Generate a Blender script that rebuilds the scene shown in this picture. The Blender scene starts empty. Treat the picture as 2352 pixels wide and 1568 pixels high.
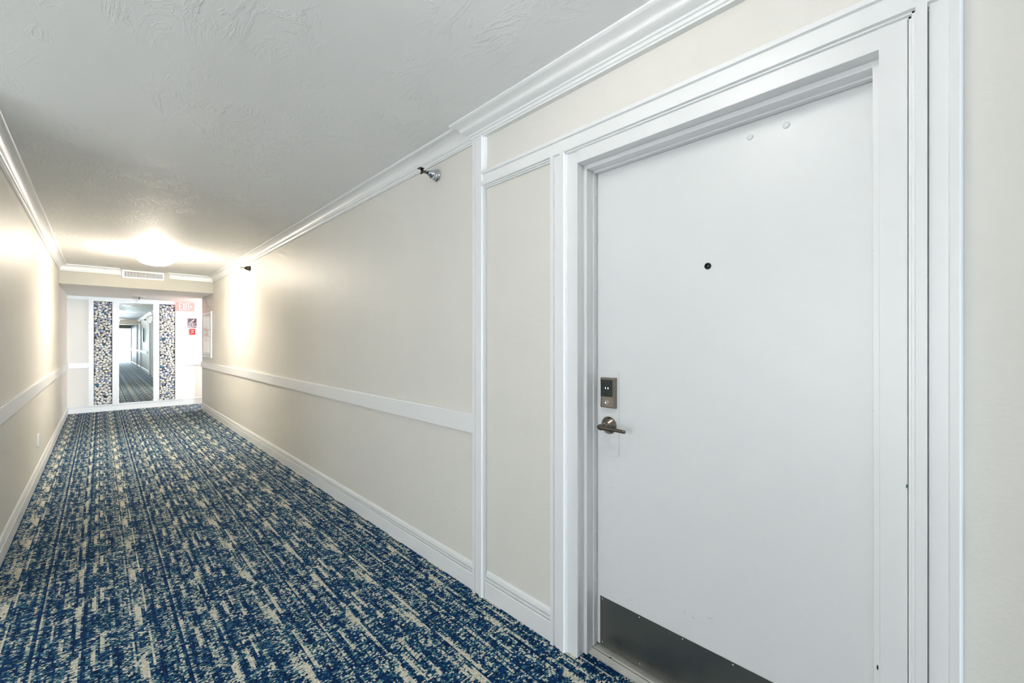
import bpy, bmesh, math, random
from mathutils import Vector, Matrix
random.seed(7)
sc = bpy.context.scene
col = sc.collection
PI = math.pi

# ------------------------------------------------------------------ materials
class NT:
    def __init__(s, name):
        s.m = bpy.data.materials.new(name); s.m.use_nodes = True
        s.t = s.m.node_tree; s.n = s.t.nodes; s.l = s.t.links
        s.b = s.n['Principled BSDF']
    def new(s, typ, **kw):
        x = s.n.new(typ)
        for k, v in kw.items(): setattr(x, k, v)
        return x
    def put(s, sock, v):
        if hasattr(v, 'is_output'): s.l.new(v, sock)
        else: sock.default_value = v
    def math(s, op, a, b=None, c=None):
        x = s.new('ShaderNodeMath', operation=op)
        s.put(x.inputs[0], a)
        if b is not None: s.put(x.inputs[1], b)
        if c is not None: s.put(x.inputs[2], c)
        return x.outputs[0]
    def comb(s, a, b, c=0.0):
        x = s.new('ShaderNodeCombineXYZ')
        for i, v in enumerate((a, b, c)): s.put(x.inputs[i], v)
        return x.outputs[0]
    def white(s, a, b, c=0.0):
        x = s.new('ShaderNodeTexWhiteNoise', noise_dimensions='3D')
        s.l.new(s.comb(a, b, c), x.inputs['Vector']); return x.outputs['Value']
    def noise(s, vec, scale, detail=2.0, rough=.5, dist=0.0):
        x = s.new('ShaderNodeTexNoise')
        if vec is not None: s.l.new(vec, x.inputs['Vector'])
        x.inputs['Scale'].default_value = scale; x.inputs['Detail'].default_value = detail
        x.inputs['Roughness'].default_value = rough; x.inputs['Distortion'].default_value = dist
        return x.outputs['Fac']
    def mix(s, f, a, b):
        x = s.new('ShaderNodeMix', data_type='RGBA')
        s.put(x.inputs['Factor'], f)
        for k, v in ((6, a), (7, b)):
            s.put(x.inputs[k], v if hasattr(v, 'is_output') else (*v, 1.0))
        return x.outputs[2]
    def bump(s, h, strength, dist):
        x = s.new('ShaderNodeBump'); s.put(x.inputs['Height'], h)
        x.inputs['Strength'].default_value = strength; x.inputs['Distance'].default_value = dist
        s.l.new(x.outputs[0], s.b.inputs['Normal']); return x
    def obj(s): return s.new('ShaderNodeTexCoord').outputs['Object']
    def map(s, vec, scale=(1, 1, 1), rot=(0, 0, 0)):
        x = s.new('ShaderNodeMapping'); s.l.new(vec, x.inputs['Vector'])
        x.inputs['Scale'].default_value = scale; x.inputs['Rotation'].default_value = rot
        return x.outputs[0]
    def set(s, **kw):
        for k, v in kw.items():
            k = k.replace('_', ' ')
            s.put(s.b.inputs[k], (*v, 1.0) if isinstance(v, tuple) and len(v) == 3 else v)
        return s

def plain(name, c, rough=.5, metal=0.0, spec=.5, noise=0.0, bump=0.0, bscale=200.0):
    t = NT(name); t.set(Base_Color=c, Roughness=rough, Metallic=metal, Specular_IOR_Level=spec)
    if noise:
        f = t.noise(t.obj(), 14.0, 4)
        t.put(t.b.inputs['Base Color'], t.mix(f, tuple(x * (1 - noise) for x in c), tuple(min(1, x * (1 + noise)) for x in c)))
    if bump: t.bump(t.noise(t.obj(), bscale, 3), bump, .002)
    return t.m

def emis(name, c, s, base=None):
    t = NT(name); t.set(Base_Color=base or c, Emission_Color=c, Emission_Strength=s); return t.m

def wall_mat(name, c, rough=.47, bstr=.34):
    t = NT(name); t.set(Roughness=rough, Specular_IOR_Level=.2)
    o = t.obj()
    f = t.noise(t.map(o, (1, 1, .35)), 3.0, 5, .6)
    t.put(t.b.inputs['Base Color'], t.mix(f, tuple(x * .965 for x in c), tuple(min(1, x * 1.03) for x in c)))
    h = t.math('ADD', t.math('MULTIPLY', t.noise(o, 55.0, 3, .6), .55), t.noise(t.map(o, (1, 1, .45)), 9.0, 4, .6, .6))
    t.bump(h, bstr, .006)
    return t.m

def ceiling_mat():
    t = NT('ceiling_plaster'); t.set(Base_Color=(.85, .85, .845), Roughness=.6, Specular_IOR_Level=.3)
    o = t.obj()
    v = t.map(o, (1.0, .42, 1.0), (0, 0, .55))
    a = t.noise(v, 7.0, 6, .62, 1.4)
    r = t.math('ABSOLUTE', t.math('SUBTRACT', a, .5))
    ridge = t.math('SUBTRACT', 1.0, t.math('MINIMUM', t.math('MULTIPLY', r, 22.0), 1.0))
    mask = t.math('MAXIMUM', t.math('MULTIPLY', t.math('SUBTRACT', t.noise(o, 2.6, 2), .46), 5.0), 0.0)
    h = t.math('ADD', t.math('MULTIPLY', ridge, t.math('MINIMUM', mask, 1.0)), t.math('MULTIPLY', t.noise(v, 26.0, 3), .35))
    t.bump(h, .48, .006)
    return t.m

def carpet_mat():
    t = NT('carpet_weave'); t.set(Roughness=.95, Specular_IOR_Level=.12)
    sx = t.new('ShaderNodeSeparateXYZ'); t.l.new(t.obj(), sx.inputs[0])
    X, Y = sx.outputs[0], sx.outputs[1]
    P, Q = .47, .485
    jx = t.math('ADD', X, t.math('MULTIPLY', t.math('SUBTRACT', t.noise(t.comb(X, Y), 160.0, 2), .5), .007))
    ix = t.math('FLOOR', t.math('DIVIDE', jx, .0072)); iy = t.math('FLOOR', t.math('DIVIDE', Y, .0062))
    tx = t.math('MULTIPLY', ix, .0072); ty = t.math('MULTIPLY', iy, .0062)
    xm = t.math('FLOORED_MODULO', tx, P); ym = t.math('FLOORED_MODULO', ty, Q)
    # soft blotches and blocky patches of the repeat
    n1 = t.noise(t.comb(t.math('MULTIPLY', xm, 24.0), t.math('MULTIPLY', ym, 13.0)), 1.0, 2, .55)
    v = t.math('ADD', .42, t.math('MULTIPLY', t.math('SUBTRACT', n1, .5), .85))
    cw = t.white(t.math('FLOOR', t.math('DIVIDE', xm, .0094)), 1.0, 31.0)
    v = t.math('ADD', v, t.math('MULTIPLY', t.math('SUBTRACT', cw, .5), .85))
    def cells(w, h, seed, gain):
        k = t.white(t.math('FLOOR', t.math('DIVIDE', xm, w)), t.math('FLOOR', t.math('DIVIDE', ym, h)), seed)
        return t.math('MULTIPLY', t.math('SUBTRACT', k, .5), gain)
    v = t.math('ADD', v, cells(.0175, .0186, 3.0, .9))
    v = t.math('ADD', v, cells(.094, .0062, 4.0, .9))
    v = t.math('ADD', v, cells(.0588, .081, 7.0, .25))
    v = t.math('MINIMUM', v, 1.0)
    # streaks along the corridor
    for wid, k, up, dn, seed in ((.0235, .097, .15, -.6, 5.0), (.0118, .162, 1.25, -.5, 9.0)):
        c = t.math('FLOOR', t.math('DIVIDE', xm, wid))
        ph = t.math('MULTIPLY', t.white(c, 0.0, seed), Q)
        b = t.math('FLOOR', t.math('DIVIDE', t.math('FLOORED_MODULO', t.math('ADD', ym, ph), Q), k))
        w = t.white(c, b, seed + 1.0)
        v = t.math('ADD', v, t.math('MULTIPLY', t.math('GREATER_THAN', w, .915), up))
        v = t.math('ADD', v, t.math('MULTIPLY', t.math('LESS_THAN', w, .22), dn))
    # long unbroken lines of the repeat
    def band(a, b): return t.math('MULTIPLY', t.math('GREATER_THAN', xm, a), t.math('LESS_THAN', xm, b))
    for a, b, g in ((.250, .262, -.8), (.262, .276, .6), (.108, .118, .5), (.136, .146, .5), (.40, .410, .45), (.412, .420, -.5)):
        v = t.math('ADD', v, t.math('MULTIPLY', band(a, b), g))
    # short weft dashes
    w2 = t.white(t.math('FLOOR', t.math('DIVIDE', X, .026)), iy, 17.0)
    v = t.math('ADD', v, t.math('MULTIPLY', t.math('SUBTRACT', w2, .5), .6))
    r = t.white(ix, iy, 2.0)
    r2 = t.white(ix, iy, 6.0)
    cream = t.math('LESS_THAN', r, t.math('MULTIPLY', v, .52))
    teal = t.math('LESS_THAN', r, t.math('ADD', t.math('MULTIPLY', v, .52), .30))
    deep = t.mix(r2, (.0016, .008, .026), (.006, .050, .160))
    tl = t.mix(r2, (.022, .105, .155), (.11, .24, .265))
    cr = t.mix(r2, (.42, .41, .34), (.72, .69, .58))
    c1 = t.mix(teal, deep, tl)
    t.put(t.b.inputs['Base Color'], t.mix(cream, c1, cr))
    h = t.math('ADD', t.math('MULTIPLY', r2, .6), t.math('MULTIPLY', cream, .5))
    t.bump(h, .55, .004)
    return t.m

def steel_mat(name, c, rough, aniso=True):
    t = NT(name); t.set(Base_Color=c, Metallic=1.0)
    f = t.noise(t.map(t.obj(), (1, 3.0, 90.0)), 4.0, 3)
    t.put(t.b.inputs['Roughness'], t.math('ADD', rough - .06, t.math('MULTIPLY', f, .12)))
    t.bump(f, .03, .001)
    return t.m

def pane_mat(name, tint, refl):
    t = NT(name)
    tr = t.new('ShaderNodeBsdfTransparent'); tr.inputs[0].default_value = (*tint, 1)
    gl = t.new('ShaderNodeBsdfGlossy'); gl.inputs['Roughness'].default_value = .05
    mx = t.new('ShaderNodeMixShader'); mx.inputs[0].default_value = refl
    t.l.new(tr.outputs[0], mx.inputs[1]); t.l.new(gl.outputs[0], mx.inputs[2])
    t.l.new(mx.outputs[0], t.n['Material Output'].inputs['Surface'])
    return t.m

M = {}
M['wall'] = wall_mat('greige_wall_paint', (.715, .70, .655))
M['endwall'] = wall_mat('pale_wall_paint', (.86, .84, .815), .45, .2)
M['beam'] = wall_mat('darkened_beam_paint', (.50, .475, .41), .5, .2)  # same paint as the walls, darkened to offset strong lamp light on the beam
M['alcove'] = plain('alcove_ceiling_paint', (.86, .85, .835), .6)
M['ceil'] = ceiling_mat()
M['carpet'] = carpet_mat()
M['trim'] = plain('white_gloss_trim_paint', (.79, .80, .805), .32, 0, .5, 0, .06, 60)
M['door'] = plain('white_door_paint', (.735, .75, .755), .34, 0, .45, .012, .12, 110)
M['frame'] = plain('white_frame_paint', (.77, .78, .785), .33, 0, .5, 0, .07, 70)
M['gasket'] = plain('white_gasket', (.74, .76, .76), .5)
M['dark'] = plain('dark_gap', (.01, .011, .01), .8)
M['kick'] = steel_mat('brushed_steel', (.30, .295, .275), .30)
M['nickel'] = steel_mat('satin_nickel', (.275, .24, .20), .25)
M['nickel_dark'] = steel_mat('dark_satin_nickel', (.125, .108, .088), .24)
M['chrome'] = plain('chrome', (.62, .65, .68), .12, 1.0)
M['bronze'] = plain('dark_bronze', (.10, .095, .065), .3, 1.0)
M['screen'] = plain('black_glass', (.006, .012, .014), .08)
M['lit'] = emis('lit_mark', (.8, .9, .95), .8)
M['steel'] = plain('screw_steel', (.55, .55, .55), .25, 1.0)
M['thresh'] = plain('worn_metal_threshold', (.55, .54, .50), .42, .35, .5, .25, .2, 90)
M['mirror'] = plain('mirror_silver', (.80, .84, .84), .0, 1.0)
M['bowl'] = emis('frosted_glass_lit', (1.0, .885, .73), 128.0)
M['bowl_cool'] = emis('frosted_glass_lit_white', (1.0, .985, .96), 10.0)
M['brass'] = plain('lamp_clip_brass', (.32, .27, .19), .35, 1.0)
M['red'] = plain('red_paint', (.72, .022, .025), .35)
M['redtext'] = plain('red_lettering', (.62, .20, .20), .5)
M['white'] = plain('white_plastic', (.82, .82, .81), .4)
M['plum'] = plain('plum_sign_face', (.070, .024, .062), .4)
M['pewter'] = plain('pewter_sign_rim', (.30, .27, .27), .4, .6)
M['greyplate'] = plain('grey_steel_plate', (.52, .49, .46), .45, .3, .5, .06)
M['alu'] = plain('aluminium', (.62, .62, .62), .35, .6)
M['cabwhite'] = plain('white_acrylic', (.84, .83, .82), .25)
M['exitface'] = emis('lit_exit_face', (1.0, .20, .18), 2.4, (.25, .03, .03))
M['exitletter'] = emis('lit_exit_letters', (1.0, .36, .33), 2.9, (.25, .05, .05))
M['glass'] = pane_mat('clear_glass', (.96, .97, .97), .05)
M['darkframe'] = plain('dark_blue_grey_frame', (.05, .065, .085), .4)
M['black'] = plain('black_plastic', (.012, .012, .013), .5)
M['chipgreen'] = plain('green_undercoat_chip', (.01, .12, .07), .6)
M['scuff'] = plain('grey_scuff', (.33, .34, .34), .6)
M['peep'] = plain('blackened_metal', (.035, .034, .03), .22, 1.0)
M['stone'] = plain('pale_bounce_stone', (.78, .77, .74), .4, 0, .4, .04)  # pale floor colour for bouncing fill light upward in the added lobby
PEB = []
for nm, c in (('white', (.86, .86, .84)), ('cream', (.78, .72, .62)), ('bone', (.78, .77, .73)), ('pale_grey', (.48, .50, .52)),
              ('lavender', (.33, .38, .60)), ('sky', (.17, .27, .52)), ('teal', (.02, .15, .28)), ('navy', (.010, .022, .11)),
              ('black', (.006, .007, .009)), ('charcoal', (.03, .032, .035))):
    PEB.append(plain(nm + '_pebble', c, .22, 0, .55))

# ------------------------------------------------------------------ mesh tools
class MB:
    def __init__(s): s.v = []; s.f = []; s.mi = []; s.sm = []
    def add(s, vs, fs, mi=0, smooth=False):
        o = len(s.v); s.v += [tuple(p) for p in vs]
        for f in fs: s.f.append([i + o for i in f]); s.mi.append(mi); s.sm.append(smooth)
        return s
    def box(s, x0, x1, y0, y1, z0, z1, mi=0):
        v = [(x, y, z) for x in (x0, x1) for y in (y0, y1) for z in (z0, z1)]
        return s.add(v, [(0, 1, 3, 2), (4, 6, 7, 5), (0, 4, 5, 1), (2, 3, 7, 6), (0, 2, 6, 4), (1, 5, 7, 3)], mi)
    def sweep(s, rings, closed=True, caps=True, mi=0, smooth=False):
        n = len(rings[0]); vs = [p for r in rings for p in r]; fs = []
        for k in range(len(rings) - 1):
            for i in range(n if closed else n - 1):
                a, b = k * n + i, k * n + (i + 1) % n
                fs.append((a, b, b + n, a + n))
        o = len(s.v); s.add(vs, fs, mi, smooth)
        if caps:
            s.f.append(list(range(o, o + n))[::-1]); s.mi.append(mi); s.sm.append(False)
            e = o + n * (len(rings) - 1)
            s.f.append(list(range(e, e + n))); s.mi.append(mi); s.sm.append(False)
        return s
    def lathe(s, prof, frame=Matrix.Identity(4), seg=32, mi=0, smooth=True, caps=True):
        rings = []
        for r, h in prof:
            rings.append([frame @ Vector((r * math.cos(2 * PI * i / seg), r * math.sin(2 * PI * i / seg), h)) for i in range(seg)])
        return s.sweep(rings, True, caps, mi, smooth)
    def tube(s, pts, r, seg=10, mi=0):
        pts = [Vector(p) for p in pts]; rings = []
        for i, p in enumerate(pts):
            d = (pts[min(i + 1, len(pts) - 1)] - pts[max(i - 1, 0)]).normalized()
            a = d.orthogonal().normalized() if abs(d.z) > .9 else d.cross(Vector((0, 0, 1))).normalized()
            b = d.cross(a)
            rr = r[i] if isinstance(r, (list, tuple)) else r
            rings.append([p + a * rr * math.cos(2 * PI * k / seg) + b * rr * math.sin(2 * PI * k / seg) for k in range(seg)])
        return s.sweep(rings, True, True, mi, True)
    def ball(s, c, rx, ry, rz, seg=10, rings=6, mi=0, rot=None):
        c = Vector(c); vs = []; fs = []
        for j in range(rings + 1):
            th = PI * j / rings
            for i in range(seg):
                ph = 2 * PI * i / seg
                p = Vector((rx * math.sin(th) * math.cos(ph), ry * math.sin(th) * math.sin(ph), rz * math.cos(th)))
                vs.append(c + (rot @ p if rot else p))
        for j in range(rings):
            for i in range(seg):
                a, b = j * seg + i, j * seg + (i + 1) % seg
                fs.append((a, b, b + seg, a + seg))
        return s.add(vs, fs, mi, True)
    def obj(s, name, mats, parent=None, bevel=0.0, seg=2):
        me = bpy.data.meshes.new(name)
        me.from_pydata(s.v, [], s.f); 
        for m in (mats if isinstance(mats, list) else [mats]): me.materials.append(m)
        for p, mi, sm in zip(me.polygons, s.mi, s.sm): p.material_index = mi; p.use_smooth = sm
        bm = bmesh.new(); bm.from_mesh(me)
        bmesh.ops.remove_doubles(bm, verts=bm.verts, dist=1e-6)
        bmesh.ops.recalc_face_normals(bm, faces=bm.faces); bm.to_mesh(me); bm.free()
        o = bpy.data.objects.new(name, me); col.objects.link(o)
        if parent is not None:
            o.parent = parent
            o.matrix_parent_inverse = parent.matrix_basis.inverted()
        if bevel:
            b = o.modifiers.new('edge', 'BEVEL'); b.width = bevel; b.segments = seg; b.limit_method = 'ANGLE'; b.angle_limit = math.radians(40)
            b.harden_normals = False
        return o

def box(name, mat, b, parent=None, bevel=0.0):
    return MB().box(*b).obj(name, mat, parent, bevel)

def thing(name, label, cat, loc, group=None):
    o = bpy.data.objects.new(name, None); col.objects.link(o)
    o.location = loc; o.empty_display_size = .05
    o['label'] = label; o['category'] = cat
    if group: o['group'] = group
    return o
def structure(o, label=None, cat=None):
    o['kind'] = 'structure'
    if label: o['label'] = label
    if cat: o['category'] = cat
    return o
def copy_tree(o, off, parent=None):
    c = o.copy(); col.objects.link(c)
    if parent is not None:
        c.parent = parent; c.matrix_parent_inverse = parent.matrix_basis.inverted()
        c.matrix_basis = Matrix.Translation(off) @ o.matrix_basis
    else:
        c.location = o.location + Vector(off)
    for ch in list(o.children): copy_tree(ch, off, c)
    return c

# text built from the built-in font, turned into a mesh
def text_mesh(name, s, size, mat, parent, origin, right, up, depth=.0015, xs=1.0, bold=0.0):
    cu = bpy.data.curves.new(name, 'FONT'); cu.body = s; cu.size = size; cu.align_x = 'CENTER'; cu.extrude = depth; cu.offset = bold
    tmp = bpy.data.objects.new(name, cu); col.objects.link(tmp)
    dg = bpy.context.evaluated_depsgraph_get()
    me = bpy.data.meshes.new_from_object(tmp.evaluated_get(dg))
    bpy.data.objects.remove(tmp)
    R, U = Vector(right), Vector(up); N = R.cross(U)
    for v in me.vertices:
        v.co = Vector(origin) + R * v.co.x * xs + U * v.co.y + N * v.co.z
    me.materials.clear(); me.materials.append(mat)
    o = bpy.data.objects.new(name, me); col.objects.link(o); o.parent = parent
    o.matrix_parent_inverse = parent.matrix_basis.inverted()
    return o

# ------------------------------------------------------------------ room numbers (metres; corridor runs along +Y)
XR, XL, ZC = 1.436, -.435, 2.46          # right wall, left wall, ceiling
YE, YC = 11.25, 10.22                    # end wall, outside corner of the right wall
YB, YK = -25.4, -14.4                    # far end behind the camera, where the corridor widens there
ZS, YS0, YS1 = 2.175, 9.03, 10.30        # beam underside, beam front, beam back
DY0, DY1, DZ = .125, 1.081, 2.06         # door opening in the steel frame

# floor, ceiling, walls
structure(box('floor', M['carpet'], (-.6, 3.2, YB - .2, YE + .15, -.1, 0)), 'blue, teal and cream woven corridor carpet', 'floor')
structure(box('ceiling', M['ceil'], (-3.75, 3.2, YB - .2, YS0 + .1, ZC, ZC + .1)), 'white trowelled plaster corridor ceiling', 'ceiling')
w = MB()
w.box(XR, XR + .15, DY1 + .045, YC, 0, ZC).box(XR, XR + .15, YK, DY0 - .045, 0, ZC).box(XR, XR + .15, DY0 - .045, DY1 + .045, DZ + .045, ZC)
structure(w.obj('wall_right', M['wall']), 'long greige painted wall holding the white door', 'wall')
LY0, LY1, LX = -3.3, 3.30, -3.6                                       # unseen lobby added on the left to bring in soft fill daylight
structure(box('wall_left', M['wall'], (XL - .15, XL, LY1, YE, 0, ZC)), 'greige painted wall along the left side', 'wall')
structure(box('wall_left_rear', M['wall'], (XL - .15, XL, YB, LY0, 0, ZC)), 'greige wall on the left in the rear stretch seen in the mirror', 'wall')
lw = MB().box(LX, XL - .15, LY1, LY1 + .15, 0, ZC).box(LX, XL - .15, LY0 - .15, LY0, 0, ZC)
structure(lw.obj('wall_added_lobby', M['wall']), 'side walls of the unseen added lobby beside the near doorway', 'wall')
wx = MB().box(LX - .15, LX, LY0 - .15, LY1 + .15, 0, .22).box(LX - .15, LX, LY0 - .15, LY1 + .15, 2.36, ZC).box(LX - .15, LX, LY0 - .15, LY0 + .2, .22, 2.36).box(LX - .15, LX, LY1 - .2, LY1 + .15, .22, 2.36)
structure(wx.obj('wall_fill_window', M['wall']), 'wall of the unseen added lobby, holding its fill-light window', 'wall')
structure(box('floor_added_lobby', M['stone'], (LX - .15, -.6, LY0 - .15, LY1 + .15, -.1, 0)), 'pale stone floor added to the unseen lobby to bounce light', 'floor')  # pale floor added to bounce window light up to the ceiling
win = bpy.data.objects.new('fill_window_1', None); col.objects.link(win); win.location = (LX, 0, .22)  # window added out of view so fill daylight can enter
structure(win, 'wide unseen window added for fill light, in the lobby beside the near doorway', 'window')
wf = MB(); ny = 5
for k in range(ny + 1):
    yy = LY0 + .2 + k * (LY1 - LY0 - .4) / ny
    wf.box(LX - .10, LX - .05, max(yy - .03, LY0 + .2), min(yy + .03, LY1 - .2), .22, 2.36)
wf.box(LX - .10, LX - .05, LY0 + .23, LY1 - .23, .22, .28).box(LX - .10, LX - .05, LY0 + .23, LY1 - .23, 2.30, 2.36)
wf.obj('fill_window_frame', M['trim'], win)
MB().box(LX - .078, LX - .072, LY0 + .21, LY1 - .21, .23, 2.35).obj('fill_window_pane', M['glass'], win)
structure(box('wall_end', M['endwall'], (XL - .15, 3.2, YE, YE + .15, 0, ZC)), 'pale wall closing the corridor behind mirror and pebble panels', 'wall')
structure(box('wall_alcove', M['endwall'], (XR + .15, 3.2, YC - .15, YC, 0, ZC)), 'wall of the side passage beyond the corner', 'wall')
structure(box('wall_passage', M['endwall'], (3.05, 3.2, YC, YE, 0, ZS)), 'wall closing the side passage', 'wall')
structure(box('wall_recess', M['wall'], (2.1, 2.25, YB, YK, 0, ZC)), 'wall set back at the far end of the rear stretch', 'wall')
structure(box('wall_corner', M['wall'], (XR + .15, 2.25, YK, YK + .15, 0, ZC)), 'short return wall at the far end of the rear stretch', 'wall')
bw = MB()
bw.box(XL - .15, .62, YB - .15, YB, 0, ZC).box(1.46, 2.25, YB - .15, YB, 0, ZC).box(.62, 1.46, YB - .15, YB, 2.34, ZC).box(.62, 1.46, YB - .15, YB, 0, .34)
structure(bw.obj('wall_back', M['endwall']), 'far wall behind the camera around a glazed door', 'wall')
bd = MB().box(XL, XR, YS0, YS1, ZS, ZC + .1)
bd.mi[4] = 1                                                         # white underside
structure(bd.obj('beam_1', [M['beam'], M['alcove']], None, .004), 'cream painted beam box dropped across the corridor with the air vent', 'beam')
structure(box('ceiling_alcove', M['alcove'], (XL, 3.2, YS1, YE, ZS + .004, ZS + .1)), 'low white ceiling in front of the mirror wall', 'ceiling')
structure(box('beam_2', M['beam'], (XL, XR, -7.6, -6.9, ZS + .06, ZC), None, .004), 'cream beam across the corridor in the rear stretch seen in the mirror', 'beam')
structure(box('beam_3', M['beam'], (XL, XR, -14.4, -13.9, ZS + .02, ZC), None, .004), 'second cream beam at the far end of the rear stretch', 'beam')

# ---- running trim, swept along Y:  (projection, height) profiles
def run(name, prof, wall, y0, y1, mat, label, cat='trim', mit0=0.0, mit1=0.0):
    sgn, x0 = (-1, XR) if wall == 'R' else (1, XL)
    rings = [[(x0 + sgn * p, y0 - mit0 * p, z) for p, z in prof], [(x0 + sgn * p, y1 + mit1 * p, z) for p, z in prof]]
    return structure(MB().sweep(rings).obj(name, mat), label, cat)
def runx(name, prof, yw, x0, x1, mat, label, cat='trim', mit0=0.0, mit1=0.0):
    rings = [[(x0 - mit0 * p, yw - p, z) for p, z in prof], [(x1 + mit1 * p, yw - p, z) for p, z in prof]]
    return structure(MB().sweep(rings).obj(name, mat), label, cat)

BASE = [(0, 0), (.016, 0), (.016, .084), (.0140, .0872), (.002, .0880), (.002, .0922), (.0125, .0930), (.0125, .1055), (.002, .1065), (.002, .1107), (.0115, .1115), (.0085, .128), (.003, .139), (0, .139)]
RAIL = [(0, .833), (.018, .833), (.0195, .835), (.0195, .931), (.017, .936), (0, .936)]
def crown(h, pj, n=9):
    # stepped cove: lip on the ceiling, hollow sweep, bead and a small fascia on the wall
    z = ZC; pr = [(0, z), (pj, z), (pj, z - .009), (pj - .004, z - .012)]
    p0, z0, p1, z1 = pj - .008, z - .013, .027, z - h + .032
    for i in range(n + 1):
        a = i / n * PI / 2
        pr.append((p0 - (p0 - p1) * math.sin(a), z0 - (z0 - z1) * (1 - math.cos(a))))
    pr += [(.024, z1 - .004), (.024, z1 - .009), (.018, z1 - .012), (.015, z1 - .024), (.011, z1 - .026), (.011, z - h), (0, z - h)]
    return pr
def crown_ogee(h, pj):
    z = ZC; pr = [(0, z), (pj, z), (pj, z - .008), (pj - .005, z - .012)]
    n = 12
    for i in range(n + 1):
        f = i / n
        pr.append((pj - .008 - (pj - .046) * (f + .13 * math.sin(2 * PI * f)), z - .014 - (h - .046) * f))
    zz = z - h
    pr += [(.037, zz + .030), (.037, zz + .024), (.031, zz + .021), (.029, zz + .010), (.024, zz + .008), (.024, zz), (0, zz)]
    return pr
C1, C2 = crown(.090, .084), crown_ogee(.086, .112)
run('baseboard_right', BASE, 'R', 1.757, YC, M['trim'], 'white grooved baseboard along the right wall up to the far corner', 'baseboard')
run('baseboard_panel', BASE, 'R', 1.2195, 1.664, M['trim'], 'short white grooved baseboard between upright strip and door casing', 'baseboard')
run('baseboard_left', BASE, 'L', LY1, YE - .02, M['trim'], 'white grooved baseboard along the left wall', 'baseboard')
run('baseboard_rear', BASE, 'R', YK, -.0205, M['trim'], 'white baseboard along the right wall in the rear stretch seen in the mirror', 'baseboard')
run('trim_1', RAIL, 'R', 1.757, YC, M['trim'], 'white flat chair rail on the right wall', 'chair rail')
run('trim_2', RAIL, 'L', LY1, YE - .02, M['trim'], 'white flat chair rail on the left wall', 'chair rail')
run('trim_3', RAIL, 'R', YK, -1.2, M['trim'], 'white chair rail on the right wall in the rear stretch seen in the mirror', 'chair rail')
run('trim_4', C1, 'R', 1.76, YS0, M['trim'], 'slimmer white crown moulding running down the right wall', 'crown moulding', 0, -1)
run('trim_5', C2, 'R', -1.4, 1.735, M['trim'], 'bigger white crown moulding above the door', 'crown moulding', 0, 1)
run('trim_6', C1, 'L', 3.0, YS0, M['trim'], 'white crown moulding along the left wall', 'crown moulding', 0, -1)
run('trim_7', C1, 'R', -6.9, -1.4, M['trim'], 'white crown moulding on the right wall in the rear stretch seen in the mirror', 'crown moulding')
runx('trim_8', C1, YS0, XL, .236, M['trim'], 'short white crown moulding on the beam, left of the vent', 'crown moulding', -1, -.25)
runx('trim_9', C1, YS0, .835, XR, M['trim'], 'short white crown moulding on the beam, right of the vent', 'crown moulding', .4, -1)
runx('baseboard_end', BASE, YE, XL + .016, 3.0, M['trim'], 'white baseboard under the mirror and pebble panels', 'baseboard')

# ---- panel moulding around the door (t from the outer edge, projection)
CAS = [(0, 0), (.004, .025), (.006, .028), (.021, .028), (.0238, .019), (.0565, .019), (.0585, .028), (.0785, .028), (.081, .0185), (.0855, .0185), (.0875, .011), (.092, .011), (.0925, 0)]
def vert_cas(name, yo, sgn, z0, z1, label, prof=CAS):
    rings = [[(XR - p, yo + sgn * t, z) for t, p in prof] for z in (z0, z1)]
    return structure(MB().sweep(rings).obj(name, M['trim']), label, 'moulding')
HT = 2.2
vert_cas('trim_10', 1.7585, -1, 0, ZC - .078, 'white moulded upright strip dividing the wall beside the door, floor to crown')
vert_cas('trim_11', 1.2195, -1, 0, HT - .0785, 'white moulded casing along the left side of the door')
vert_cas('trim_12', -.0205, 1, 0, HT - .0785, 'white moulded casing along the right side of the door', CAS[:5] + [(.0558, .019), (.0558, .006), (.0585, .006)] + CAS[6:])
rings = [[(XR - p, y, HT - t) for t, p in CAS] for y in (-.0205, 1.668)]
structure(MB().sweep(rings).obj('trim_13', M['trim']), 'white moulded header strip across the top of the door', 'moulding')
# steel frame: face, stop and rabbet as one folded section around the opening
XF, XS, XG = 1.424, 1.470, 1.524
fr = MB()
def jamb(y, sgn):
    fr.box(XF, XS, *sorted((y, y + sgn * .052)), 0, DZ + .052)
    fr.box(XS, XG, *sorted((y - sgn * .0165, y + sgn * .0445)), 0, DZ + .0445)
    fr.box(XG, XR + .15, *sorted((y - sgn * .004, y + sgn * .0445)), 0, DZ + .0445)
jamb(DY1, 1); jamb(DY0, -1)
fr.box(XF, XS, DY0, DY1, DZ, DZ + .052)
fr.box(XS, XG, DY0 + .0165, DY1 - .0165, DZ - .0165, DZ + .0445)
fr.box(XG, XR + .15, DY0 + .004, DY1 - .004, DZ - .004, DZ + .0445)
frame = structure(fr.obj('trim_15', M['frame'], None, .0022, 2), 'white painted steel door frame with stop', 'door frame')
g = MB()
yl, yr, zt = DY1 - .0165, DY0 + .0165, DZ - .0165
def gask(name, b): return MB().box(*b).obj(name, M['gasket'], frame, .0012)
gask('gasket_strip', (XG - .010, XG + .012, yl - .0055, yl + .004, .02, zt))
gask('gasket_strip', (XG - .010, XG + .012, yr - .004, yr + .0055, .02, zt))
gask('gasket_strip', (XG - .010, XG + .012, yr, yl, zt - .0055, zt + .004))
for z in (1.947, 1.747, 1.539, 1.332, 1.128, .919, .715, .504, .298, .089):
    MB().ball((XG, yl - .0060, z), .0035, .0020, .0035, 8, 4).obj('screw', M['white'], frame)
for z in (1.99, 1.785, 1.568, 1.336, 1.128, .908, .693, .48, .26):
    MB().ball((XG, yr + .0060, z), .0035, .0020, .0035, 8, 4).obj('screw', M['white'], frame)
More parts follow.
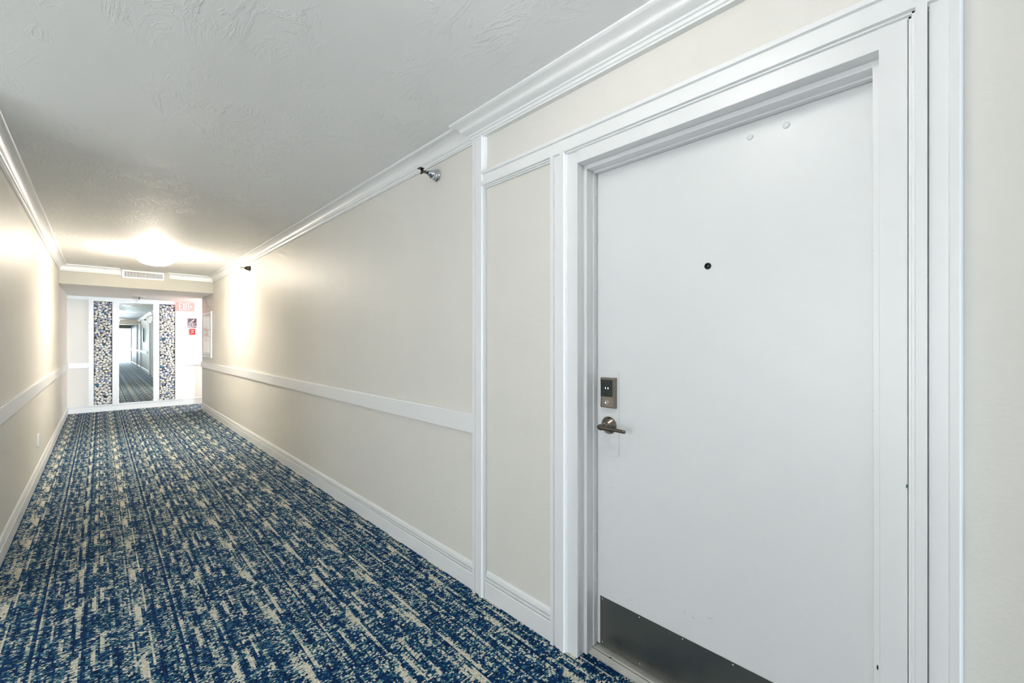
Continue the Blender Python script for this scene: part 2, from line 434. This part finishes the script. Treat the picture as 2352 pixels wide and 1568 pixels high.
# worn spots on the paint
def chip(nm, mat, c, a, b, ax='x'):
    n = 9; pts = []
    for i in range(n):
        r = .75 + .25 * random.random(); an = 2 * PI * i / n
        pts.append((a * r * math.cos(an), b * r * math.sin(an)))
    d = .0006
    rings = [[(c[0] + k, c[1] + p, c[2] + q) for p, q in pts] for k in (0, -d)]
    return MB().sweep(rings).obj(nm, mat, frame)
chip('latch_hole', M['dark'], (XS - .0001, .1335, .4595), .0022, .0085)
chip('paint_chip', M['chipgreen'], (XF - .0012, .0745, .962), .0018, .006)
th = MB()
prof = [(1.484, 0), (1.484, .006), (1.500, .014), (1.504, .0165), (1.508, .0145), (1.514, .0145), (1.518, .0175), (1.59, .0175), (1.59, 0)]
th.sweep([[(x, y, z) for x, z in prof] for y in (DY0 + .0035, DY1 - .0035)])
thr = structure(th.obj('trim_16', M['thresh']), 'worn pale metal threshold under the door', 'threshold')
for y in (.977, .62, .26):
    MB().lathe([(.0045, 0), (.0045, .0012), (.002, .0018)], Matrix.Translation((1.511, y, .0140)), 12).obj('screw', M['bronze'], thr)

# ------------------------------------------------------------------ the door and its hardware
DX = 1.54
door = bpy.data.objects.new('door_1', None); col.objects.link(door); door.location = (DX, .6, 0)
structure(door, 'plain white door with lever handle, electronic lock and steel kick plate', 'door')
MB().box(DX, DX + .044, DY0 + .0085, DY1 - .0085, .0245, DZ - .008).obj('door_leaf', M['door'], door, .0015)
RX = Matrix.Rotation(-PI / 2, 4, 'Y')                                # local +Z -> world -X
def at(x, y, z): return Matrix.Translation((x, y, z)) @ RX
# kick plate
kp = MB().box(DX - .0016, DX, DY0 + .012, 1.0444, .0262, .2318).obj('kick_plate', M['kick'], door)
ks = [(1.0334, .2222), (.8601, .2225), (.686, .223), (.5122, .2232), (.34, .2232), (.165, .2232), (1.0334, .0385), (.8582, .0388), (.686, .039), (.5122, .039), (.34, .039), (.165, .039)]
for y, z in ks:
    MB().lathe([(.0036, 0), (.0036, .0006), (.0028, .0016), (.0010, .0020)], at(DX - .0015, y, z), 12).obj('screw', M['steel'], kp)
for y, z in ((.735, .222), (.60, .2232)):
    MB().lathe([(.0020, 0), (.0020, .0006), (.0008, .0010)], at(DX - .0015, y, z), 10).obj('screw', M['steel'], kp)
# wrap plate behind lock and lever
def round_rect(y0, y1, z0, z1, r, n=6):
    pts = []
    for cy, cz, a0 in ((y1 - r, z1 - r, 0), (y0 + r, z1 - r, PI / 2), (y0 + r, z0 + r, PI), (y1 - r, z0 + r, 1.5 * PI)):
        for i in range(n + 1):
            a = a0 + PI / 2 * i / n; pts.append((cy + r * math.cos(a), cz + r * math.sin(a)))
    return pts
pp = round_rect(.952, 1.0437, .8405, 1.1997, .009)
MB().sweep([[(x, y, z) for y, z in pp] for x in (DX, DX - .0032)]).obj('wrap_plate', M['door'], door, .0008)
# electronic lock: waisted body, black touch face, key cylinder
PX = DX - .0032
lk = bpy.data.objects.new('electronic_lock', None); col.objects.link(lk); lk.parent = door
lk.location = (0, 0, 0); lk.matrix_parent_inverse = door.matrix_basis.inverted()
def bodyring(x, inset, waist):
    a, b = .9605 + inset, 1.0315 - inset; z0, z1 = 1.0405 + inset, 1.1675 - inset; L = []; n = 10
    for i in range(n + 1):
        f = i / n; L.append((x, a + waist * math.sin(PI * f) ** 2, z0 + (z1 - z0) * f))
    for i in range(n + 1):
        f = 1 - i / n; L.append((x, b - waist * math.sin(PI * f) ** 2, z0 + (z1 - z0) * f))
    return L
b = MB().sweep([bodyring(PX, 0, 0), bodyring(PX - .013, .0005, .0012), bodyring(PX - .020, .003, .0025), bodyring(PX - .022, .006, .003)])
b.obj('lock_body', M['nickel'], lk, .0008)
lx = PX - .0222
MB().box(lx - .0008, lx + .002, .9665, 1.0255, 1.0885, 1.1600).obj('lock_bezel', M['nickel_dark'], lk, .0006)
scr = MB().box(lx - .0018, lx, .9690, 1.0230, 1.0910, 1.1575).obj('touch_screen', M['screen'], lk, .0006)
for y in (1.0005, .9885):
    MB().sweep([[(lx - .0018 - d, y + .0021 * math.cos(2 * PI * i / 14), 1.1245 + .0042 * math.sin(2 * PI * i / 14)) for i in range(14)] for d in (0, .0005)]).obj('status_light', M['lit'], scr)
for y in (1.0145, .9775):
    MB().lathe([(.0032, 0), (.0032, .0004)], at(lx - .0018, y, 1.0995), 14).obj('touch_key', plain('dark_key', (.012, .03, .035), .2), scr)
MB().lathe([(.0088, 0), (.0088, .0016), (.0075, .0026), (.0066, .0016), (.0002, .0016)], at(lx, .9955, 1.0655), 28).obj('key_cylinder', M['chrome'], lk)
MB().box(lx - .0025, lx - .0016, .9949, .9961, 1.0620, 1.0690).obj('key_slot', M['black'], lk)
# lever handle
lv = bpy.data.objects.new('lever_handle', None); col.objects.link(lv); lv.parent = door
lv.matrix_parent_inverse = door.matrix_basis.inverted()
ly, lz = .9992, .9668
MB().lathe([(.0365, 0), (.0365, .003), (.0345, .0055), (.0175, .0215), (.0150, .0235), (.0150, .0250)], at(PX, ly, lz), 40).obj('rose', M['nickel'], lv)
MB().lathe([(.0118, .024), (.0118, .028), (.0102, .030), (.0102, .046), (.0130, .052), (.0130, .066), (.0110, .068)], at(PX, ly, lz), 28).obj('spindle', M['nickel'], lv)
rings = []
for y, hz, hx, dz in ((1.0150, .0016, .0016, 0), (1.0125, .0062, .0055, 0), (1.0060, .0100, .0078, 0), (.9970, .0112, .0085, 0), (.9850, .0100, .0080, -.0004), (.9600, .0078, .0068, -.0014), (.9200, .0066, .0058, -.0026), (.8905, .0064, .0056, -.0036), (.8870, .0058, .0050, -.0037)):
    ring = []
    for i in range(20):
        a = 2 * PI * i / 20; k = .55
        ca, sa = math.cos(a), math.sin(a)
        ring.append((PX - .0615 + hx * math.copysign(abs(ca) ** k, ca), y, lz + dz + hz * math.copysign(abs(sa) ** k, sa)))
    rings.append(ring)
MB().sweep(rings, smooth=True).obj('lever', M['nickel_dark'], lv, .0006)
# peephole
pe = MB().lathe([(.0115, 0), (.0115, .003), (.0100, .0052), (.0078, .0056), (.0076, .0022), (.0070, .0016)], at(DX, .5955, 1.584), 36).obj('peephole', M['peep'], door)
MB().lathe([(.0074, .0004), (.0060, .0022), (.0030, .0032), (.0003, .0036)], at(DX, .5955, 1.584), 28).obj('lens', M['screen'], pe)
# painted bolt caps of a closer on the other face
for y, z in ((.4598, 1.9918), (.357, 1.9930)):
    MB().lathe([(.0102, 0), (.0102, .0012), (.0088, .0030), (.0050, .0044), (.0003, .0048)], at(DX, y, z), 24).obj('bolt_cap', M['door'], door)
def scratch(y0, z0, y1, z1, wd=.0011):
    d = Vector((y1 - y0, z1 - z0)); n = Vector((-d.y, d.x)).normalized() * wd
    q = [(y0, z0), ((y0 + y1) / 2 + n.x, (z0 + z1) / 2 + n.y), (y1, z1), ((y0 + y1) / 2 - n.x * .4, (z0 + z1) / 2 - n.y * .4)]
    MB().sweep([[(DX - k, a, c) for a, c in q] for k in (0, .0004)]).obj('scuff_mark', M['scuff'], door)
for s_ in ((.905, .278, .893, .272), (.655, .322, .640, .318), (.60, .342, .575, .348), (.685, .3305, .672, .322), (1.0, .70, .985, .71)): scratch(*s_)

# ------------------------------------------------------------------ sprinklers on the right wall
def sidewall_sprinkler(y, z, label, mat, mat2):
    t = thing('fire_sprinkler', label, 'sprinkler', (XR, y, z), 'sidewall sprinklers along the right wall')
    F = Matrix.Translation((XR, y, z)) @ RX
    e = MB().lathe([(.036, 0), (.036, .004), (.034, .009), (.030, .012), (.0285, .018), (.031, .020), (.031, .023), (.024, .0245)], F, 36).obj('escutcheon', mat, t)
    MB().lathe([(.0255, .022), (.0265, .030), (.0255, .033), (.0255, .043), (.0240, .045), (.0150, .058), (.0145, .064), (.0120, .066)], F, 30).obj('body', mat, t)
    for s in (-1, 1):
        MB().tube([(XR - .064, y + s * .008, z), (XR - .074, y + s * .0135, z), (XR - .086, y + s * .0135, z), (XR - .098, y + s * .007, z), (XR - .103, y, z)], [.0032, .003, .003, .003, .0035], 8).obj('frame_arm', mat2, t)
    MB().tube([(XR - .062, y, z), (XR - .103, y, z)], [.0022, .0022], 8).obj('glass_bulb', mat2, t)
    d = MB().box(XR - .128, XR - .098, y - .017, y + .017, z + .0105, z + .0125)
    d.box(XR - .106, XR - .103, y - .012, y + .012, z - .012, z + .0115)
    for k in range(-2, 3): d.box(XR - .110, XR - .103, y + k * .0055 - .0012, y + k * .0055 + .0012, z - .016, z - .011)
    d.obj('deflector', mat2, t)
    return t
s1 = sidewall_sprinkler(2.118, 2.302, 'chrome sidewall sprinkler nearest the white door, under the crown moulding', M['chrome'], M['bronze'])
s2 = sidewall_sprinkler(6.50, 2.300, 'dark bronze sidewall sprinkler far down the right wall, near the beam', M['bronze'], M['bronze'])
for y in (-2.0, -5.4, -11.0):
    c = copy_tree(s2, (0, y - 6.50, 0))
    c['label'] = {-2.0: 'dark sprinkler seen in the mirror, closest to the reflected door', -5.4: 'dark sprinkler seen in the mirror, near the reflected beam', -11.0: 'dark sprinkler seen in the mirror, beyond the reflected beam'}[y]

# ------------------------------------------------------------------ ceiling lamps
def ceiling_lamp(y, label, mat):
    X = .507
    t = thing('ceiling_lamp', label, 'ceiling lamp', (X, y, ZC), 'bowl lamps along the ceiling')
    MB().lathe([(.070, 0), (.070, -.012), (.060, -.020), (.018, -.022), (.018, -.030)], Matrix.Translation((X, y, ZC)), 32).obj('canopy', M['white'], t)
    seg = 48; rings = []; zr, zb, R = ZC - .080, ZC - .165, .186
    for j in range(13):
        f = j / 12; rr = R * math.sin(f * PI / 2) ** .9 if j else .004
        z = zb + (zr - zb) * (1 - math.cos(f * PI / 2)) ** 1.0
        ring = []
        for i in range(seg):
            a = 2 * PI * i / seg
            wv = (.006 * math.cos(3 * a + .4)) * f ** 4
            ring.append((X + rr * math.cos(a) * (1 + .025 * math.cos(3 * a + .4) * f), y + rr * math.sin(a) * (1 + .025 * math.cos(3 * a + .4) * f), z + wv))
        rings.append(ring)
    o = MB().sweep(rings, True, False, 0, True); o.f.append(list(range(seg))); o.mi.append(0); o.sm.append(True)
    ob = o.obj('glass_bowl', mat, t)
    so = ob.modifiers.new('glass', 'SOLIDIFY'); so.thickness = .004
    for k in range(3):
        a = 2 * PI * k / 3 - .4 / 3 - PI / 3
        cx, cy = X + (R + .002) * math.cos(a) * .985, y + (R + .002) * math.sin(a) * .985
        MB().ball((cx, cy, zr - .003), .010, .010, .007, 10, 6).obj('rim_clip', M['brass'], t)
        MB().tube([(cx, cy, zr), (X + .055 * math.cos(a), y + .055 * math.sin(a), ZC - .014)], .0022, 6).obj('bracket_arm', M['white'], t)
    return t
ceiling_lamp(7.06, 'lit frosted glass bowl lamp on the ceiling before the air vent', M['bowl'])
ceiling_lamp(.60, 'lit frosted glass bowl lamp near the white door, reflected in the mirror', M['bowl_cool'])
ceiling_lamp(-5.86, 'lit frosted glass bowl lamp reflected smallest and lowest in the mirror', M['bowl_cool'])

# ------------------------------------------------------------------ air vent in the beam
vx0, vx1, vz0, vz1 = .249, .757, 2.330, 2.457
av = thing('air_vent', 'white rectangular air vent grille on the beam below the ceiling lamp', 'vent', ((vx0 + vx1) / 2, YS0, vz0))
f = MB(); yf = YS0 - .012
ix0, ix1, iz0, iz1 = .277, .735, 2.352, 2.430
f.box(vx0, vx1, yf, YS0, vz0, iz0).box(vx0, vx1, yf, YS0, iz1, vz1).box(vx0, ix0, yf, YS0, iz0, iz1).box(ix1, vx1, yf, YS0, iz0, iz1)
f.obj('vent_frame', M['trim'], av, .002)
MB().box(ix0, ix1, YS0 - .002, YS0 - .0005, iz0, iz1).obj('dark_duct', M['black'], av)
nb = 26; sl = MB(); pw = (ix1 - ix0) / nb
for k in range(1, nb): sl.box(ix0 + k * pw - pw * .19, ix0 + k * pw + pw * .19, yf + .001, YS0 - .003, iz0, iz1)
sl.obj('slats', M['trim'], av)
cb = MB()
for k in range(1, 4): cb.box(ix0, ix1, yf + .0045, yf + .0055, iz0 + k * (iz1 - iz0) / 4 - .0012, iz0 + k * (iz1 - iz0) / 4 + .0012)
cb.obj('cross_wires', M['alu'], av)
for x in (vx0 + .013, vx1 - .013):
    MB().ball((x, yf, (vz0 + vz1) / 2), .004, .002, .004, 8, 4).obj('screw', M['white'], av)

# ------------------------------------------------------------------ end wall: boards, panels, mirror, rails
PZ0, PZ1 = .129, 2.096
yb = YE - .022
eb = MB()
for x0, x1 in ((-.155, -.088), (.170, .257), (.778, .866), (1.123, 1.215)): eb.box(x0, x1, yb, YE, .12, ZS)
for x0, x1 in ((-.088, .170), (.257, .778), (.866, 1.123)): eb.box(x0, x1, yb + .0005, YE, PZ1, ZS); eb.box(x0, x1, yb + .0005, YE, .12, PZ0)
structure(eb.obj('trim_17', M['trim']), 'white flat boards framing mirror and pebble panels', 'frame boards')
pr = [(p, z) for p, z in RAIL]
runx('trim_18', pr, YE, XL + .0005, -.155, M['trim'], 'short white chair rail on the end wall, left of the pebble panels', 'chair rail')
runx('trim_19', pr, YE, 1.215, 3.0, M['trim'], 'white chair rail on the end wall below the fire alarm', 'chair rail')
structure(box('trim_20', M['trim'], (XL + .0005, -.155, YE - .018, YE, ZS - .062, ZS)), 'white top board of the end wall, left part', 'board')
structure(box('trim_21', M['trim'], (1.215, 3.0, YE - .018, YE, ZS - .062, ZS)), 'white top board of the end wall, right part', 'board')

mr = thing('wall_mirror', 'tall mirror between two pebble panels, reflecting the corridor', 'mirror', (.5175, YE, PZ0))
MB().box(.2575, .7775, YE - .010, YE - .001, PZ0 + .0005, PZ1 - .0005).obj('mirror_glass', M['mirror'], mr)
ed = MB(); e = .004
for b_ in ((.2575, .2575 + e, PZ0 + .0005, PZ1 - .0005), (.7775 - e, .7775, PZ0 + .0005, PZ1 - .0005), (.2575 + e, .7775 - e, PZ0 + .0005, PZ0 + e), (.2575 + e, .7775 - e, PZ1 - e, PZ1 - .0005)):
    ed.box(b_[0], b_[1], YE - .0125, YE - .010, b_[2], b_[3])
ed.obj('mirror_edge', M['alu'], mr)

def pebble_panel(x0, x1, label, dark, seed):
    rnd = random.Random(seed)
    t = thing('pebble_panel', label, 'pebble panel', ((x0 + x1) / 2, YE, PZ0), 'pebble panels beside the mirror')
    MB().box(x0 + .0005, x1 - .0005, YE - .006, YE - .001, PZ0 + .0005, PZ1 - .0005).obj('backing', plain('grout', (.26, .25, .24), .8), t)
    cell = .03; grid = {}; out = []
    def ok(x, z, r):
        i, j = int(x / cell), int(z / cell)
        for a in range(i - 2, i + 3):
            for b2 in range(j - 2, j + 3):
                for (X, Z, R) in grid.get((a, b2), ()):
                    if (X - x) ** 2 + (Z - z) ** 2 < ((R + r) * .93) ** 2: return False
        return True
    for r0, tries in ((.0215, 700), (.0165, 1500), (.0125, 3000), (.0088, 6000), (.0058, 9000)):
        for _ in range(tries):
            r = r0 * (.86 + .28 * rnd.random())
            x = rnd.uniform(.0025 + r, (x1 - x0) - .0025 - r); z = rnd.uniform(.0025 + r, (PZ1 - PZ0) - .0025 - r)
            if ok(x, z, r):
                grid.setdefault((int(x / cell), int(z / cell)), []).append((x, z, r)); out.append((x, z, r))
    m = MB()
    for x, z, r in out:
        if r > .0145: wts = (50, 10, 24, 6, 6, 2, 1, 1, 0, 0)
        elif r > .0105: wts = (34, 8, 16, 8, 9, 8, 6, 5, 5, 2)
        else: wts = (6, 3, 6, 4, 4, 4, 3, 9, 46, 15)
        wts = [w_ * (dark if i > 5 else 1) for i, w_ in enumerate(wts)]
        mi = rnd.choices(range(10), wts)[0]
        rot = Matrix.Rotation(rnd.uniform(0, PI), 3, 'Y')
        m.ball((x0 + x, YE - .007, PZ0 + z), r * 1.14, .0055 + r * .26, r * (.92 + .2 * rnd.random()), 9, 5, mi, rot)
    m.v = [(a, min(b, YE - .0055), c) for a, b, c in m.v]
    p = m.obj('pebbles', PEB, t)
    return t
pebble_panel(-.088, .170, 'tall blue and white pebble panel left of the mirror', .9, 3)
pebble_panel(.866, 1.123, 'tall blue and white pebble panel right of the mirror, beside the exit sign', 1.05, 8)

# exit sign
ex = thing('exit_sign', 'glowing red exit sign box on the end wall', 'exit sign', (1.285, YE, 1.968))
xa, xb, za, zb_ = 1.131, 1.440, 1.972, 2.155; ye = YE - .060
MB().box(xa, xb, ye, YE - .0225, za, zb_).obj('sign_face', M['exitface'], ex, .004)
def bar(m, x0, z0, x1, z1, wd):
    d = Vector((x1 - x0, z1 - z0)); n = Vector((-d.y, d.x)).normalized() * wd / 2
    q = [(x0 + n.x, z0 + n.y), (x1 + n.x, z1 + n.y), (x1 - n.x, z1 - n.y), (x0 - n.x, z0 - n.y)]
    m.sweep([[(a, y, c) for a, c in q] for y in (ye - .002, ye)])
zl, zh = 1.992, 2.137; sw = .014
def letter(nm, strokes):
    m = MB()
    for s in strokes: bar(m, *s, sw)
    m.obj('letter_' + nm, M['exitletter'], ex)
x = 1.184; wl = .042
letter('e', [(x + sw / 2, zl, x + sw / 2, zh), (x, zh - sw / 2, x + wl, zh - sw / 2), (x, zl + sw / 2, x + wl, zl + sw / 2), (x, (zl + zh) / 2, x + wl * .85, (zl + zh) / 2)])
x += .054
letter('x', [(x + .006, zl, x + wl - .004, zh), (x + wl - .004, zl, x + .006, zh)])
x += .055
letter('i', [(x + sw / 2, zl, x + sw / 2, zh)])
x += .025
letter('t', [(x + wl / 2, zl, x + wl / 2, zh), (x, zh - sw / 2, x + wl, zh - sw / 2)])
x += .050
letter('arrow', [(x, zl + .045, x + .02, (zl + zh) / 2), (x, zh - .045, x + .02, (zl + zh) / 2)])

# stairwell sign
ss = thing('stairwell_sign', 'square plum stairwell sign with white lettering above the red fire alarm', 'sign', (1.4085, YE, 1.624))
MB().box(1.328, 1.489, YE - .010, YE, 1.624, 1.829).obj('sign_rim', M['pewter'], ss, .003)
MB().box(1.338, 1.480, YE - .0125, YE - .0095, 1.636, 1.818).obj('sign_face', M['plum'], ss)
yt = YE - .0128
m = MB(); st = [(1.378, 1.755)]
for k in range(5): st += [(1.390 + k * .011, 1.755 + k * .010), (1.390 + k * .011, 1.765 + k * .010)]
st += [(1.446, 1.805), (1.446, 1.793)]
for k in range(4, 0, -1): st += [(1.390 + k * .011 + .004, 1.743 + k * .010)]
st += [(1.396, 1.747), (1.378, 1.747)]
m.sweep([[(a, y, c) for a, c in st] for y in (yt + .0003, yt - .0008)]).obj('stair_symbol', M['white'], ss)
for s, z, wd in (('Stairwell 2', 1.716, .86), ('Fire Door', 1.680, .95), ('Keep Closed', 1.648, .86)):
    text_mesh('lettering', s, .031, M['white'], ss, (1.409, yt, z), (1, 0, 0), (0, 0, 1), .0005, wd, .0006)

# fire alarm pull station
fa = thing('wall_mounted_fire_alarm', 'red fire alarm pull box under the plum stairwell sign', 'fire alarm', (1.410, YE, 1.478))
MB().box(1.361, 1.459, YE - .040, YE, 1.478, 1.606).obj('alarm_body', M['red'], fa, .006)
MB().box(1.372, 1.450, YE - .0415, YE - .039, 1.548, 1.574).obj('dark_slot', plain('dark_red_slot', (.10, .015, .01), .5), fa)
MB().box(1.386, 1.434, YE - .0470, YE - .041, 1.560, 1.572).obj('pull_handle', plain('pale_pull_handle', (.75, .62, .55), .4), fa, .002)
MB().box(1.394, 1.428, YE - .0415, YE - .0395, 1.529, 1.541).obj('white_plate', M['white'], fa)
MB().lathe([(.004, 0), (.004, .002)], Matrix.Translation((1.410, YE - .040, 1.503)) @ Matrix.Rotation(PI / 2, 4, 'X'), 12).obj('key_lock', M['red'], fa)

wp = thing('wall_plate', 'blank grey wall plate left of the red fire alarm', 'wall plate', (1.252, YE, 1.481))
MB().box(1.2155, 1.287, YE - .008, YE, 1.483, 1.598).obj('plate', M['greyplate'], wp, .002)
for z in (1.499, 1.582): MB().ball((1.2515, YE - .008, z), .003, .0015, .003, 8, 4).obj('screw', M['greyplate'], wp)

# fire extinguisher cabinet on the right wall, before the corner
fc = thing('fire_cabinet', 'white fire cabinet with silver frame on the far right wall', 'fire cabinet', (XR, 9.62, 1.03))
cy0, cy1, cz0, cz1 = 9.165, 10.06, 1.035, 1.872; cx = XR - .022
f = MB(); e = .05
f.box(cx, XR, cy0, cy0 + e, cz0, cz1).box(cx, XR, cy1 - e, cy1, cz0, cz1).box(cx, XR, cy0 + e, cy1 - e, cz0, cz0 + e).box(cx, XR, cy0 + e, cy1 - e, cz1 - e, cz1)
f.obj('cabinet_frame', M['alu'], fc, .003)
d = MB().box(cx + .004, XR, cy0 + e + .003, cy1 - e - .003, cz0 + e + .003, cz1 - e - .003).obj('cabinet_door', M['alu'], fc, .002)
MB().box(cx + .002, cx + .006, cy0 + e + .05, cy1 - e - .05, cz0 + e + .05, cz1 - e - .05).obj('door_panel', M['cabwhite'], d)
MB().box(cx - .022, cx + .004, cy0 + e + .012, cy0 + e + .075, 1.43, 1.53).obj('pull_handle', M['greyplate'], d, .003)
for s, z, sz in (('FIRE', 1.525, .10), ('HOSE', 1.425, .10)):
    text_mesh('red_lettering', s, sz, M['redtext'], d, (cx + .002, 9.68, z), (0, -1, 0), (0, 0, 1), .0006, 1.6)
rg = MB()
for a, b_, c, q in ((9.55, 9.72, 1.385, 1.392), (9.55, 9.72, 1.332, 1.339), (9.55, 9.565, 1.339, 1.385), (9.705, 9.72, 1.339, 1.385)): rg.box(cx + .0012, cx + .002, a, b_, c, q)
rg.obj('red_mark', M['redtext'], d)

# wall outlet on the left wall
wo = thing('wall_outlet', 'white wall outlet low on the left wall', 'outlet', (XL, 6.14, .314))
MB().box(XL, XL + .010, 6.105, 6.175, .314, .430).obj('cover_plate', M['white'], wo, .002)
for z in (.345, .395):
    MB().lathe([(.016, 0), (.016, .0015)], Matrix.Translation((XL + .010, 6.14, z)) @ Matrix.Rotation(PI / 2, 4, 'Y'), 18).obj('socket', plain('outlet_face', (.7, .7, .69), .4), wo)

# pendant sprinkler below the low ceiling
ps = thing('pendant_sprinkler', 'pendant sprinkler with white ceiling disc in front of the mirror', 'sprinkler', (.532, 10.70, ZS))
T = Matrix.Translation((.532, 10.70, ZS + .004)) @ Matrix.Rotation(PI, 4, 'X')
MB().lathe([(.098, 0), (.098, .004), (.085, .010), (.030, .014), (.012, .016)], T, 40).obj('ceiling_disc', M['white'], ps)
MB().lathe([(.020, .014), (.020, .020), (.010, .024), (.006, .034), (.004, .050), (.003, .060)], T, 20).obj('sprinkler_head', M['bronze'], ps)
MB().lathe([(.004, .060), (.016, .061), (.016, .063), (.004, .064)], T, 20).obj('deflector', M['alu'], ps)

# ------------------------------------------------------------------ behind the camera (seen in the mirror)
for k, (yo, lab) in enumerate(((-5.05, 'white upright strip on the right wall, first beyond the reflected door'), (-7.9, 'white upright strip on the right wall behind the reflected beam'), (-13.8, 'white upright strip at the far corner seen in the mirror'))):
    rings = [[(XR - p, yo - t, z) for t, p in CAS] for z in (0, ZC - .1)]
    structure(MB().sweep(rings).obj('trim_%d' % (22 + k), M['trim']), lab, 'moulding')
pf = thing('picture_frame', 'dark framed panel on the right wall, seen edge-on in the mirror', 'frame', (XR, -3.4, 1.33))
MB().box(XR - .030, XR, -3.75, -3.15, 1.33, 1.95).obj('frame_body', M['darkframe'], pf, .003)
MB().box(XR - .032, XR - .029, -3.70, -3.20, 1.38, 1.90).obj('picture_panel', plain('pale_print', (.3, .36, .42), .5), pf)
gd = bpy.data.objects.new('door_2', None); col.objects.link(gd); gd.location = (1.04, YB, 0)
structure(gd, 'bright glazed door in a dark frame at the far end, seen in the mirror', 'door')
f = MB(); x0, x1, z0, z1 = .625, 1.455, .345, 2.335; e = .07
f.box(x0, x0 + e, YB - .09, YB - .03, z0, z1).box(x1 - e, x1, YB - .09, YB - .03, z0, z1).box(x0 + e, x1 - e, YB - .09, YB - .03, z0, z0 + e).box(x0 + e, x1 - e, YB - .09, YB - .03, z1 - e, z1)
f.obj('door_frame', M['darkframe'], gd, .003)
MB().box(x0 + e, x1 - e, YB - .065, YB - .059, z0 + e, z1 - e).obj('glass_pane', M['glass'], gd)

# ------------------------------------------------------------------ light
def light(name, typ, loc, energy, color, size=None, rot=None, sy=None, spread=None):
    d = bpy.data.lights.new(name, typ); d.energy = energy; d.color = color
    if typ == 'AREA':
        d.size = size
        if sy: d.shape = 'RECTANGLE'; d.size_y = sy
        if spread: d.spread = spread
    elif size: d.shadow_soft_size = size
    o = bpy.data.objects.new(name, d); col.objects.link(o); o.location = loc
    if rot: o.rotation_euler = rot
    return o
WARM, COOL = (1.0, .89, .74), (1.0, .975, .95)
light('bulb_light', 'POINT', (.507, 7.06, 2.415), 30, WARM, .03)
light('bulb_light', 'POINT', (.507, .60, 2.415), 8, COOL, .03)
light('bulb_light', 'POINT', (.507, -5.86, 2.415), 40, COOL, .03)
light('alcove_light', 'AREA', (2.35, 10.74, ZS - .01), 12, (1.0, .94, .91), .5, (0, 0, 0), .5)
light('passage_fill', 'POINT', (2.80, 10.75, 1.75), 38, (1.0, .93, .90), .14)  # unseen light added to brighten the soffit and end wall
light('window_fill', 'AREA', (LX - .35, 1.0, 1.35), 178, (.998, .99, .978), 4.2, (0, -PI / 2, 0), 2.2)  # soft fill added behind the unseen lobby window, evens out the near walls
light('daylight', 'AREA', (1.04, YB - .5, 1.4), 9500, (.78, .91, 1.0), 1.1, (PI / 2, 0, 0), 2.2)

wd = bpy.data.worlds.new('world'); sc.world = wd; wd.use_nodes = True
bg = wd.node_tree.nodes['Background']; bg.inputs[0].default_value = (.75, .88, 1.0, 1); bg.inputs[1].default_value = 1.0

# ------------------------------------------------------------------ camera
f_px, vpx = 976.0, 230.0
cam = bpy.data.cameras.new('camera'); co = bpy.data.objects.new('camera', cam); col.objects.link(co)
cam.sensor_width = 36.0; cam.sensor_fit = 'HORIZONTAL'; cam.lens = f_px / 2352 * 36.0
cam.shift_y = 2.0 / 2352; cam.clip_start = .02; cam.clip_end = 200
co.location = (0, 0, 1.315); co.rotation_euler = (PI / 2, 0, -math.atan((1176 - vpx) / f_px))
sc.camera = co
sc.view_settings.view_transform = 'Standard'; sc.view_settings.look = 'None'
sc.view_settings.gamma = 1.0; sc.view_settings.use_curve_mapping = False
sc.view_settings.exposure = 0.13
sc.cycles.use_denoising = True
sc.cycles.max_bounces = 6; sc.cycles.diffuse_bounces = 5; sc.cycles.glossy_bounces = 3; sc.cycles.transmission_bounces = 2; sc.cycles.transparent_max_bounces = 6
sc.cycles.caustics_reflective = False; sc.cycles.caustics_refractive = False
sc.cycles.use_adaptive_sampling = True; sc.cycles.adaptive_threshold = .13; sc.cycles.adaptive_min_samples = 16
